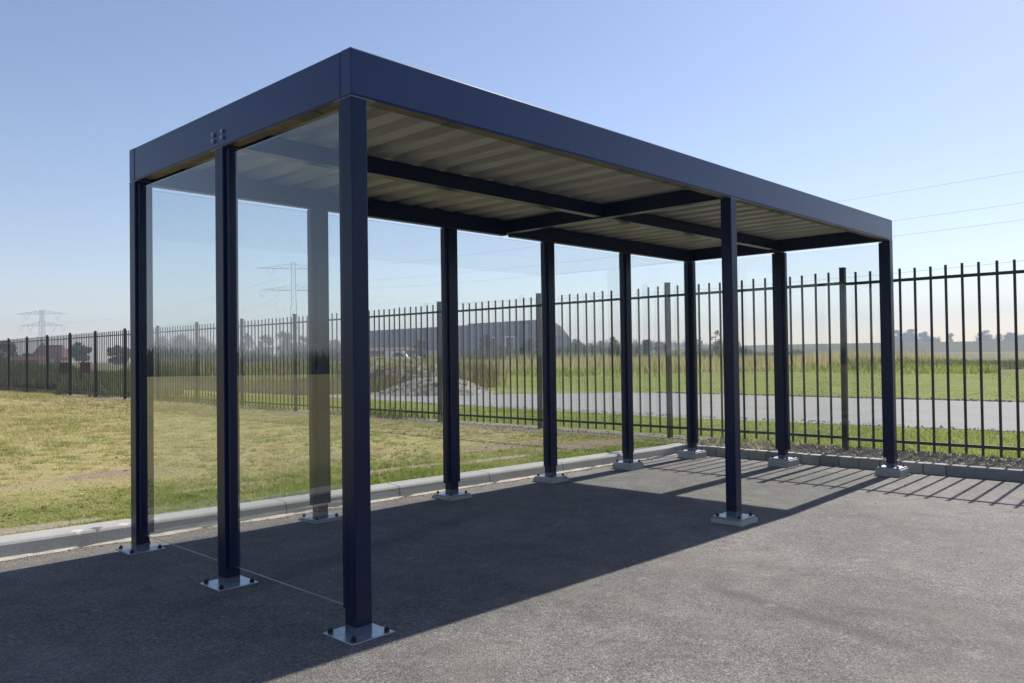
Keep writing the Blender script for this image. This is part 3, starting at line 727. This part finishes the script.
tree(613, 330, 9.0, 4.4, 'tallest dark tree of the row right of the warehouse', 'leaf', group=GH)
tree(647, 210, 5.0, 4.6, 'bushy green tree left of the pale grey green fence post', 'leaf_pale', group=GH)
tree(660, 240, 5.0, 4.2, 'green tree half behind the pale grey green fence post', 'leaf_pale', group=GH)
tree(700, 300, 8.2, 2.6, 'slim dark tree right of the far corner shelter post', 'leaf', 'tall', GH)
tree(715, 110, 4.6, 2.8, 'sparse brownish tall bush left of the front middle post', 'leaf_brown', 'sparse', GH, 700)
GD = 'hazy trees behind the dyke'
for px, top, w, lab in ((897, 329.5, 10, 'hazy rounded tree on the dyke, first right of the front right post'),
                        (911, 329, 14, 'hazy broad tree on the dyke, second right of the front right post'),
                        (924, 331, 12, 'hazy tree on the dyke, third right of the front right post'),
                        (934, 337, 9, 'low hazy tree at the right end of the left clump on the dyke'),
                        (950, 332, 8, 'narrow hazy tree between the two clumps on the dyke'),
                        (986, 329, 13, 'hazy domed tree, tallest of the right clump on the dyke'),
                        (999, 333, 8, 'small hazy tree in the middle of the right clump on the dyke'),
                        (1010, 331, 12, 'hazy tree near the right picture edge on the dyke'),
                        (1022, 334, 12, 'low hazy tree at the right picture edge on the dyke')):
    yh = 362.2 - .0134*px
    tree(px, 900, 1.3 + (yh-top)/FPX*900, w/FPX*900*1.15, lab, 'leaf', group=GD, n=3000, trunk=.2)
# dyke and far wood
dk = MB(); rings = []
for px, d in ((520, 720), (600, 640), (700, 570), (800, 520), (900, 490), (1000, 480), (1200, 480), (1500, 520)):
    c0 = spot(px, d, 0); dirv = FWD; hgt = 6.2 if px > 750 else 6.2 - (750-px)*.004
    rings.append([(c0.x + FWD.x*o_ , c0.y + FWD.y*o_, zz) for o_, zz in ((-34, -.3), (-6, hgt-.5), (0, hgt), (6, hgt-.1), (40, -.3))])
dk.loft(rings); tag(dk.build('dyke', M['dyke']), kind='structure')
blades('far_wood', fan(140, 346, 335, 360, -.1), 15000, (2, 9.5), (.35, .9), .4, M['leaf'], lambda P: noise2(P, .05, 33) > -.7)
blades('far_wood', fan(888, 938, 860, 900, 0), 5000, (9, 17), (.8, 1.6), .4, M['leaf'], lambda P: noise2(P, .09, 34) > -.5)
blades('far_wood', fan(978, 1060, 860, 900, 0), 7000, (9, 16), (.8, 1.6), .4, M['leaf'], lambda P: noise2(P, .09, 35) > -.5)
blades('far_wood', fan(575, 740, 690, 740, -.1), 9000, (5, 13.5), (.7, 2.0), .3, M['leaf'], lambda P: noise2(P, .02, 31) > -.6)

# ------------------------------------------------------------------ far buildings
def at(px, d): return spot(px, d, -.15)
def bld(name, px, d, label, cat, face=0.0):
    o = empty(name, at(px, d), label, cat); o.rotation_euler = (0, 0, YAW - math.pi/2 + face); return o   # local x to the right, y away
A0, A1 = at(300, 345), at(552.5, 236); A0 = A0.lerp(A1, .268); ln = (A1 - A0).length; ang = math.atan2(A1.y-A0.y, A1.x-A0.x)
wh = empty('warehouse', A0, 'long dark blue grey warehouse far behind the fence with a brown topped sloping right end', 'warehouse'); wh.rotation_euler = (0, 0, ang)
SEC = [(0, 0), (0, 10.9), (.6, 11.2), (4, 9.6), (7.4, 6.9), (9, 4.6), (9, 0)]      # cross-section: tall front, roof falling to the back
def hall(x0, x1, y_, dz, m, nm):
    mb = MB(); mb.loft([[(x, y + y_, z + (dz if z > 0 else 0)) for y, z in SEC] for x in (x0, x1)]); return mb.build(nm, m, wh)
hall(0, ln*.66, 0, 0, M['clad'], 'wall')
hall(ln*.66+.05, ln, -.6, .35, M['clad_pale'], 'wall')['label'] = 'paler grey blue right part of the wall'
mb = MB(); mb.box(-.3, ln*.66, -.25, .7, 11.22, 11.55); mb.box(ln*.66+.1, ln+.3, -.9, .1, 11.57, 11.95); mb.build('parapet', M['clad'], wh)
mb = MB(); mb.loft([[(x, y - .6, z + .3) for y, z in ((.1, 6.9), (.1, 10.8), (.6, 11.15), (4, 9.55), (7.3, 6.9))] for x in (ln+.01, ln+.2)]); mb.build('gable_panel', M['clad_brown'], wh)
def opening(x, w, z0, z1):
    fr = MB(); fr.box(x-w/2-.35, x-w/2, -1.0, -.62, z0, z1+.35); fr.box(x+w/2, x+w/2+.35, -1.0, -.62, z0, z1+.35); fr.box(x-w/2, x+w/2, -1.0, -.62, z1, z1+.35)
    o = fr.build('gate_frame', M['white'], wh); dm = MB(); dm.box(x-w/2, x+w/2, -.72, -.63, z0, z1); dm.build('gate', M['dark'], o)
def along(px):                                                        # where a bearing meets the long wall
    d = A1 - A0; r = FWD + RGT*((px-512)/FPX); den = d.x*r.y - d.y*r.x
    w_ = A0 - CAM; t = -(w_.x*r.y - w_.y*r.x)/den; return t*ln
opening(along(512), 3.6, 1.0, 7.0); opening(along(495.5), 1.6, 1.0, 7.0)
mb = MB(); mb.box(along(417), along(427), -.9, -.61, 0, 4.6); mb.build('door', M['clad_pale'], wh)
lo = bld('brown_shed', 392, 200, 'low brown shed in front of the warehouse, left part', 'shed')
mb = MB(); mb.box(-5.5, 5.5, 0, 6, 0, 2.9); mb.build('wall', M['brick'], lo)
mb = MB(); mb.loft([[(x, -.3, 2.95), (x, 6.3, 2.95), (x, 3, 3.9)] for x in (-5.8, 5.8)]); mb.build('roof', M['bark'], lo)
ct = bld('site_container', 433, 120, 'beige container standing behind the soil heap', 'container')
mb = MB(); mb.box(-1.1, 1.1, 0, 2.4, 0.1, 2.35); mb.build('body', M['beige'], ct)
mb = MB()
for i in range(9): mb.box(-1.08 + i*.25, -1.0 + i*.25, -.03, -.002, .15, 2.3)
mb.build('ribs', M['beige'], ct)
def car(px, d, label, hi, m, kindname, cat):
    o = bld(kindname, px, d, label, cat); l2 = 2.1
    b_ = MB()
    if hi: pr = [(-l2, .35), (l2, .35), (l2, 1.2), (l2-.6, 1.35), (l2-1.2, 2.3), (-l2, 2.35)]
    else: pr = [(-l2, .35), (l2, .35), (l2, .8), (l2-.9, .95), (l2-1.6, 1.45), (-l2+.7, 1.45), (-l2, .95)]
    b_.poly(pr, 0, 1.75); b_.build('body', m, o, bevel=.05)
    w = MB(); w.poly([(x*.8, .98 if not hi else 1.45) if i < 2 else (x*.8, 1.38 if not hi else 2.1) for i, x in enumerate((-1.2, 1.3, .6, -.8))], -.01, -.002); w.build('window', M['dark'], o)
    for x in (-1.25, 1.25):
        t = MB(); t.cyl((x, -.02, .33), (0, 1, 0), .33, .22, 14); t.build('wheel', M['black'], o)
car(398, 132, 'white van parked beyond the soil heap', True, M['white'], 'parked_van', 'van')
car(381, 140, 'pale car parked left of the white van beyond the soil heap', False, M['white'], 'parked_car', 'car')
car(415, 146, 'grey blue car parked between the white van and the beige container', False, M['clad_pale'], 'parked_car', 'car')
h = bld('house', 537, 190, 'small white gabled house just left of a back shelter post, before the warehouse', 'house')
mb = MB(); mb.poly([(-1.6, 0), (1.6, 0), (1.6, 1.9), (0, 3.5), (-1.6, 1.9)], 0, 5); mb.build('wall', M['white'], h)
mb = MB(); mb.loft([[(-1.9, y, 1.72), (0, y, 3.62), (1.9, y, 1.72), (1.9, y, 1.9), (0, y, 3.8), (-1.9, y, 1.9)] for y in (-.2, 5.2)]); mb.build('roof', M['tile'], h)
gh_ = bld('greenhouse', 604, 230, 'low pale greenhouse right of the warehouse below the small trees', 'greenhouse')
mb = MB()
for i in range(4):
    mb.poly([(-7.5+i*4, 0), (-3.5+i*4, 0), (-3.5+i*4, 2.2), (-5.5+i*4, 3.3), (-7.5+i*4, 2.2)], 0, 9)
mb.build('glazing', M['green_glass'], gh_)
mb = MB()
for i in range(5): mb.box(-7.55+i*4, -7.45+i*4, -.08, -.02, 0, 2.3)
mb.build('frame', M['white'], gh_)
h = bld('house', 46, 300, 'house with a broad red tiled roof behind the left end of the fence', 'house', .12); h.scale = (1.46, 1.46, 1.46)
mb = MB(); mb.box(-3.4, 3.4, 0, 6, 0, 2.2); mb.build('wall', M['brick'], h)
mb = MB(); mb.loft([[(-3.9, -.4, 2.0), (3.9, -.4, 2.0), (3.9, 6.4, 2.0), (-3.9, 6.4, 2.0)], [(-2.9, 3, 5.3), (2.7, 3, 5.3), (2.7, 3.2, 5.3), (-2.9, 3.2, 5.3)]]); rf = mb.build('roof', M['tile'], h)
mb = MB(); mb.box(-2.6, -2.1, 3.4, 3.9, 4.2, 5.9); mb.build('chimney', M['brick'], rf)
for x in (-1.8, 1.5): mb = MB(); mb.box(x-.5, x+.5, -.06, -.005, .8, 1.9); mb.build('window', M['white'], h)
h = bld('shed', 22, 262, 'low red brown shed left of the red roofed house', 'shed'); h.scale = (1.5, 1.5, 1.5)
mb = MB(); mb.box(-3.4, 3.4, 0, 4, 0, 1.3); mb.build('wall', M['brick'], h)
mb = MB(); mb.loft([[(x, -.3, 1.35), (x, 4.3, 1.35), (x, 2, 2.2)] for x in (-3.6, 3.6)]); mb.build('roof', M['tile'], h)
# two weathered boards on legs beyond the fence
def board(px, d, label):
    o = bld('notice_board', px, d, label, 'board'); o['group'] = 'red boards beyond the fence'
    mb = MB(); mb.box(-.26, .26, -.02, .02, .78, 1.24); mb.build('panel', M['redboard'], o)
    mb = MB(); mb.box(-.29, .29, -.06, .06, 1.241, 1.29); mb.build('cap_rail', M['redboard'], o)
    for x in (-.22, .22): mb = MB(); mb.box(x-.03, x+.03, .021, .07, -.05, .9); mb.build('leg', M['bark'], o)
board(64.5, 39, 'weathered red board on legs half hidden by a fence post, left of its twin')
board(85, 39, 'weathered red board on legs in the gap between two fence posts, right of its twin')

# ------------------------------------------------------------------ pylons and cables
P1, P2 = at(42, 830), at(294, 430); P3 = P2 + (P2 - P1)
line_dir = (P3 - P1).normalized(); cross = Vector((line_dir.y, -line_dir.x, 0)); cross = cross if cross.dot(RGT) > 0 else -cross; PN = at(42, 560)
LEVELS = ((47.0, 19.0), (36.0, 17.0))
def pylon(P, hs, label, armdir, arm_k=1.0):
    o = empty('lattice_pylon', P, label, 'pylon', 'lattice pylons of the power line')
    o.rotation_euler = (0, 0, math.atan2(armdir.y, armdir.x))         # local x along the crossarms
    H = 50.5*hs; t = MB(); r = .085
    def half(z): return 2.7*(1 - z/(H*1.15)) if z < H*.6 else max(.5, 2.7*(1-.6/1.15)*(1 - (z/H-.6)*.9))
    zs = [0, 6, 12, 17.5, 22.5, 27, 31, 34.5, 38, 41.5, 45, 48, 50.5]; zs = [q*hs for q in (zs if hs > .9 else zs[::2])]
    for z0, z1 in zip(zs, zs[1:]):
        a0, a1 = half(z0), half(z1); c0 = [(-a0,-a0),(a0,-a0),(a0,a0),(-a0,a0)]; c1 = [(-a1,-a1),(a1,-a1),(a1,a1),(-a1,a1)]
        for i in range(4):
            j = (i+1) % 4
            t.bar((*c0[i], z0), (*c1[i], z1), r*1.5); t.bar((*c0[i], z0), (*c1[j], z1), r*.42); t.bar((*c0[j], z0), (*c1[i], z1), r*.42)
    t.build('tower', M['lattice'], o)
    for z_, arm in LEVELS:
        z_ *= hs
        for s_ in (-1, 1):
            c_m = MB(); w = half(z_); n_ = 6; prev = None
            for i in range(n_+1):
                q = i/n_; x = s_*(w + (arm*arm_k - w)*q); hgt = 2.6*(1-q); y = w*(1-q)
                cur = ((x, -y, z_), (x, y, z_), (x, 0, z_ + hgt))
                if prev:
                    for u_, v_ in ((0,0),(1,1),(2,2),(2,0),(2,1)): c_m.bar(prev[u_], cur[v_], .075)
                prev = cur
            c_m.build('crossarm', M['lattice'], o)
            for q in ((.95, .52) if z_ < 40*hs else (.62,)):
                x = s_*arm*arm_k*q; iv = MB(); iv.bar((x-2.0, 0, z_), (x, 0, z_-4.2), .09); iv.bar((x+2.0, 0, z_), (x, 0, z_-4.2), .09)
                iv.build('insulator', M['lattice'], o)
    return o
pylon(PN, .74, 'small faint lattice pylon on the horizon above the red roofed house', RGT, .92)
pylon(P2, 1.05, 'larger lattice pylon with two wide crossarms seen through the near glass pane', (cross*.4 + RGT*.65).normalized())
def cable(a, b, sag, rad, label, n=40):
    mb = MB(); prev = None; rings = []
    for i in range(n+1):
        q = i/n; p_ = a.lerp(b, q); p_.z -= 4*sag*q*(1-q)
        rings.append([(p_.x + rad*dx*cross.x, p_.y + rad*dx*cross.y, p_.z + rad*dz) for dx, dz in ((-1,0),(0,1),(1,0),(0,-1))])
    mb.loft(rings, cap=True)
    return tag(mb.build('power_cable', M['wire']), label, 'cable', 'cables of the power line')
up = Vector((0, 0, 1))
def span(Pa, Pb, z, off, sag, rad, label): return cable(Pa + cross*off + up*z, Pb + cross*off + up*z, sag, rad, label)
span(P2, P3, 47.4, 0, 7, .022, 'thin uppermost cable crossing the sky above the right end of the shelter roof')
span(P2, P3, 40.9, 0, 7.5, .025, 'cable meeting the right end of the shelter roof at its top corner')
span(P2, P3, 37, -4, 8, .025, 'cable meeting the right end of the shelter roof near the post head')
span(P2, P3, 31.3, 10, 10, .030, 'low cable crossing the back openings behind the shelter posts')
span(P1, P2, 43.3, -10, 9, .045, 'upper cable running left from the larger pylon toward the far pylon')
span(P1, P2, 31.3, -14, 9, .045, 'lower outer cable running left from the larger pylon toward the far pylon')
span(P1, P2, 31.3, -8, 9, .045, 'lower inner cable running left from the larger pylon toward the far pylon')

# ------------------------------------------------------------------ air
hz = MB(); hz.box(-1250, 1250, -1250, 1250, -1.4, 56)
hzo = hz.build('haze', bpy.data.materials.new('haze air')); tag(hzo, kind='stuff')
m = hzo.data.materials[0]; m.use_nodes = True; nt = m.node_tree; nt.nodes.clear()
o = N(nt, 'ShaderNodeOutputMaterial'); pv = N(nt, 'ShaderNodeVolumePrincipled')
pv.inputs['Color'].default_value = (.60, .66, .80, 1); pv.inputs['Density'].default_value = .0008; pv.inputs['Anisotropy'].default_value = 0
nt.links.new(pv.outputs[0], o.inputs['Volume'])

# ------------------------------------------------------------------ light, camera, output
w = bpy.data.worlds.new('World'); S.world = w; w.use_nodes = True; nt = w.node_tree
bg = nt.nodes['Background']; sky = nt.nodes.new('ShaderNodeTexSky'); sky.sky_type = 'NISHITA'; sky.sun_disc = False
sky.sun_elevation = SUN_EL; sky.sun_rotation = math.pi/2 - SUN_AZ
sky.air_density = 1.0; sky.dust_density = .3; sky.ozone_density = 2.0; sky.altitude = 0
nt.links.new(mix(nt, 1.0, sky.outputs[0], (1.03, .955, .985), 'MULTIPLY'), bg.inputs[0]); bg.inputs[1].default_value = .071
sd = bpy.data.lights.new('sun', 'SUN'); sd.energy = 3.45; sd.angle = R(.53); sd.color = (1, .95, .87)
so = bpy.data.objects.new('sun', sd); COL.objects.link(so)
d = Vector((math.cos(SUN_EL)*math.cos(SUN_AZ), math.cos(SUN_EL)*math.sin(SUN_AZ), math.sin(SUN_EL)))
so.rotation_euler = d.to_track_quat('Z', 'Y').to_euler(); so.location = d*60

cd = bpy.data.cameras.new('camera'); co_ = bpy.data.objects.new('camera', cd); COL.objects.link(co_); S.camera = co_
fw = Vector((math.cos(YAW)*math.cos(PITCH), math.sin(YAW)*math.cos(PITCH), math.sin(PITCH)))
u0 = RGT.cross(fw); r2 = RGT*math.cos(ROLL) + u0*math.sin(ROLL); u2 = -RGT*math.sin(ROLL) + u0*math.cos(ROLL)
mw = Matrix((r2, u2, -fw)).transposed().to_4x4(); mw.translation = CAM; co_.matrix_world = mw
cd.sensor_width = 36; cd.lens = FPX*36/1024; cd.clip_start = .05; cd.clip_end = 5000

S.view_settings.view_transform = 'Standard'; S.view_settings.look = 'None'; S.view_settings.gamma = 1; S.view_settings.use_curve_mapping = False
S.view_settings.exposure = 1.0
S.render.engine = 'CYCLES'; C = S.cycles
C.use_denoising = True; C.max_bounces = 8; C.transparent_max_bounces = 24; C.volume_bounces = 1; C.caustics_reflective = False; C.caustics_refractive = False
C.sample_clamp_indirect = 6
S.render.resolution_x = 1024; S.render.resolution_y = 683
